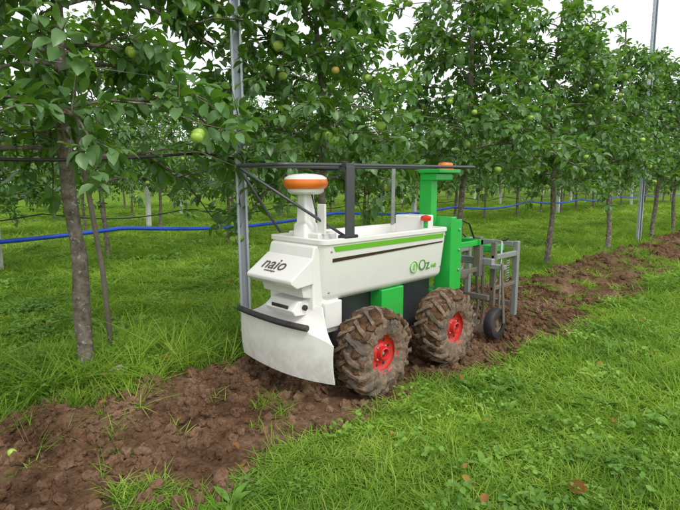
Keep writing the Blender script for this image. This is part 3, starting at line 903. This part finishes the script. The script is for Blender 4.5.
box('link_head_2', (2.90,1.89,0.40), (2.94,1.94,0.655), M_tool, RB, 0.005)
box('link_head_top', (2.895,1.64,0.60), (2.945,1.94,0.64), M_green, RB, 0.005)
box('link_actuator', (2.68,1.77,0.50), (2.90,1.81,0.54), M_steel, RB, 0.008)
box('tool_cross_beam', (2.945,1.58,0.47), (2.985,2.02,0.515), M_steel, RB, 0.005)
box('tool_cross_beam_low', (2.945,1.60,0.24), (2.975,2.00,0.275), M_tool, RB, 0.005)
for j, yy in enumerate((1.60,1.97)):
    box('tool_side_bar_%d'%(j+1), (2.99,yy-.012,0.50), (3.30,yy+.012,0.535), M_steel, RB, 0.004)
    box('tool_side_bar_low_%d'%(j+1), (2.99,yy-.010,0.30), (3.30,yy+.010,0.325), M_tool, RB, 0.004)
    box('tool_end_plate_%d'%(j+1), (3.30,yy-.018,0.08), (3.335,yy+.018,0.60), M_steel, RB, 0.005)
    box('tool_mid_plate_%d'%(j+1), (2.99,yy-.018,0.20), (3.015,yy+.018,0.62), M_tool, RB, 0.004)
    tube('tool_threaded_rod_%d'%(j+1), [(3.10,yy,0.06),(3.10,yy,0.62)], 0.008, M_steel, RB, 8)
    tube('tool_handle_%d'%(j+1), [(3.10,yy,0.62),(3.10,yy-0.03,0.625),(3.10,yy-0.05,0.64)], 0.006, M_black, RB, 8)
    tube('tool_spring_%d'%(j+1), [(3.19+0.014*math.cos(a),yy+0.014*math.sin(a),0.335+0.15*a/(2*math.pi*9)) for a in np.linspace(0,2*math.pi*9,110)], 0.0026, M_steel, RB, 6)
    tube('tool_diagonal_%d'%(j+1), [(3.02,yy+0.02,0.30),(3.30,yy+0.02,0.50)], 0.008, M_tool, RB, 8)
box('tool_rear_beam', (3.30,1.62,0.56), (3.332,1.95,0.595), M_steel, RB, 0.004)
box('tool_rear_beam_low', (3.30,1.62,0.14), (3.332,1.95,0.175), M_tool, RB, 0.004)
box('green_tool_bracket', (3.025,1.62,0.545), (3.18,1.70,0.59), M_green, RB, 0.006)
for j, (xx, yy) in enumerate(((3.05,1.70),(3.15,1.80),(3.05,1.90))):
    tube('hoe_shank_%d'%(j+1), [(xx,yy,0.52),(xx,yy,0.30),(xx+0.03,yy,0.15),(xx+0.01,yy,0.05),(xx-0.03,yy,0.0)], 0.011, M_tool, RB, 8)
    prism('hoe_blade_%d'%(j+1), [(xx-0.08,-0.005),(xx+0.03,0.01),(xx+0.03,0.018),(xx-0.02,0.05)], yy-0.05, yy+0.05, M_tool, RB, 0.003)
gx, gy, gz, gr = 2.95, 1.545, 0.102, 0.100
revolve('gauge_wheel_tyre', [(0.05,-0.030),(0.07,-0.033),(gr-0.008,-0.030),(gr,-0.016),(gr,0.016),(gr-0.008,0.030),(0.07,0.033),(0.05,0.030)], (gx,gy,gz), M_black, RB, n=36)
revolve('gauge_wheel_disc', [(0.052,-0.022),(0.048,-0.012),(0.02,-0.010),(0.018,-0.02),(0.0,-0.022)], (gx,gy,gz), M_tool, RB, n=28)
box('gauge_wheel_arm', (2.95,1.500,0.10), (2.972,1.510,0.50), M_tool, RB, 0.003, rot=Matrix.Rotation(rad(-8),3,'Y'))
box('gauge_wheel_bracket', (2.95,1.505,0.45), (3.0,1.60,0.48), M_steel, RB, 0.003)
tube('hydraulic_cable', [(2.62,1.72,0.70),(2.72,1.70,0.78),(2.84,1.69,0.74),(2.92,1.69,0.62)], 0.006, M_black, RB, 8)
tube('tool_cable', [(2.62,1.76,0.66),(2.75,1.78,0.70),(2.95,1.80,0.66),(3.10,1.80,0.56)], 0.005, M_black, RB, 8)

def text(name, body, size, M, mat, ext=0.0012):
    c = bpy.data.curves.new(name, 'FONT'); c.body = body; c.size = size; c.extrude = ext; c.align_x = 'CENTER'; c.align_y = 'CENTER'
    c.materials.append(mat); o = bpy.data.objects.new(name, c); link(o, RB)
    o.matrix_basis = M
    return o
M_dg = paint('logo_green', (0.05,0.25,0.03), 0.4, 0.0)
M_lg = paint('logo_grey_brown', (0.10,0.075,0.065), 0.4, 0.1)
zt = 0.545
text('side_lettering', 'Oz', 0.085, Matrix.Translation((2.30,sy(zt)-0.002,zt)) @ Matrix.Rotation(rad(90),4,'X'), M_dg)
text('side_lettering_small', '440', 0.035, Matrix.Translation((2.39,sy(zt-.01)-0.002,zt-0.012)) @ Matrix.Rotation(rad(90),4,'X'), M_lime)
tv = [(2.205+0.030*math.cos(a), sy(zt)-0.0035, zt+0.030*math.sin(a)) for a in np.linspace(0,2*math.pi,33)]
tube('side_logo_ring', tv, 0.0035, M_lime, RB, 6)
tube('side_logo_stem', [(2.205,sy(zt)-0.0035,zt-0.018),(2.208,sy(zt)-0.0035,zt+0.018)], 0.0035, M_lime, RB, 6)
tube('side_logo_leaf', [(2.207,sy(zt)-0.0035,zt+0.002),(2.222,sy(zt)-0.0035,zt+0.012)], 0.0035, M_lime, RB, 6)
dx = Vector((0.130,0,0.090)).normalized()
Mx = Matrix(((0,dx.x,-dx.z,0),(-1,0,0,0),(0,dx.z,dx.x,0),(0,0,0,1)))
c = Vector((1.43,1.85,0.623))+Vector((-dx.z,0,dx.x))*0.0022
text('nose_lettering', 'naio', 0.098, Matrix.Translation(c) @ Mx, M_lg)
text('nose_lettering_small', 'technologies', 0.016, Matrix.Translation(c+dx*-0.042) @ Mx, M_lg, 0.0006)

# ------------------------------------------------------------ light, world, camera
el, sd = rad(52), Vector((-0.35,-1.0,0))
sd.normalize(); sdir = Vector((sd.x*math.cos(el), sd.y*math.cos(el), math.sin(el)))
L = bpy.data.lights.new('sun','SUN'); L.energy = 1.5; L.angle = rad(14); L.color = (1.0,0.97,0.92)
lo = bpy.data.objects.new('sun', L); lo.rotation_euler = sdir.to_track_quat('Z','Y').to_euler(); lo.location = (0,0,10); S.collection.objects.link(lo)
W = bpy.data.worlds.new('World'); S.world = W; W.use_nodes = True
nt = W.node_tree; nt.nodes.clear()
out = nt.nodes.new('ShaderNodeOutputWorld'); bg = nt.nodes.new('ShaderNodeBackground'); bg.inputs[1].default_value = 0.15
sky = nt.nodes.new('ShaderNodeTexSky'); sky.sky_type = 'NISHITA'; sky.sun_disc = False
sky.sun_elevation = el; sky.sun_rotation = math.atan2(sd.x, sd.y); sky.dust_density = 3; sky.air_density = 1.0
hs = nt.nodes.new('ShaderNodeHueSaturation'); hs.inputs['Saturation'].default_value = 0.6; hs.inputs['Value'].default_value = 1.3
nt.links.new(sky.outputs[0], hs.inputs['Color'])
tc = nt.nodes.new('ShaderNodeTexCoord')
nz = noise(nt, 2.2, 4, 0.6, tc.outputs['Generated'])
fac = ramp(nt, nz, [(0.35, g(0.5)), (0.6, g(0.95))])
cl = mix(nt, fac, hs.outputs[0], (9.8,10.0,10.3))
nt.links.new(cl, bg.inputs[0]); nt.links.new(bg.outputs[0], out.inputs[0])

cam = bpy.data.cameras.new('camera'); cam.lens = 27; cam.sensor_width = 36; cam.clip_end = 2000; cam.clip_start = 0.05
co = bpy.data.objects.new('camera', cam); co.location = (0,0,1.0); co.rotation_euler = (rad(90-8.15), 0, rad(-45)); S.collection.objects.link(co)
S.camera = co
S.view_settings.view_transform = 'Standard'; S.view_settings.look = 'None'; S.view_settings.exposure = 0
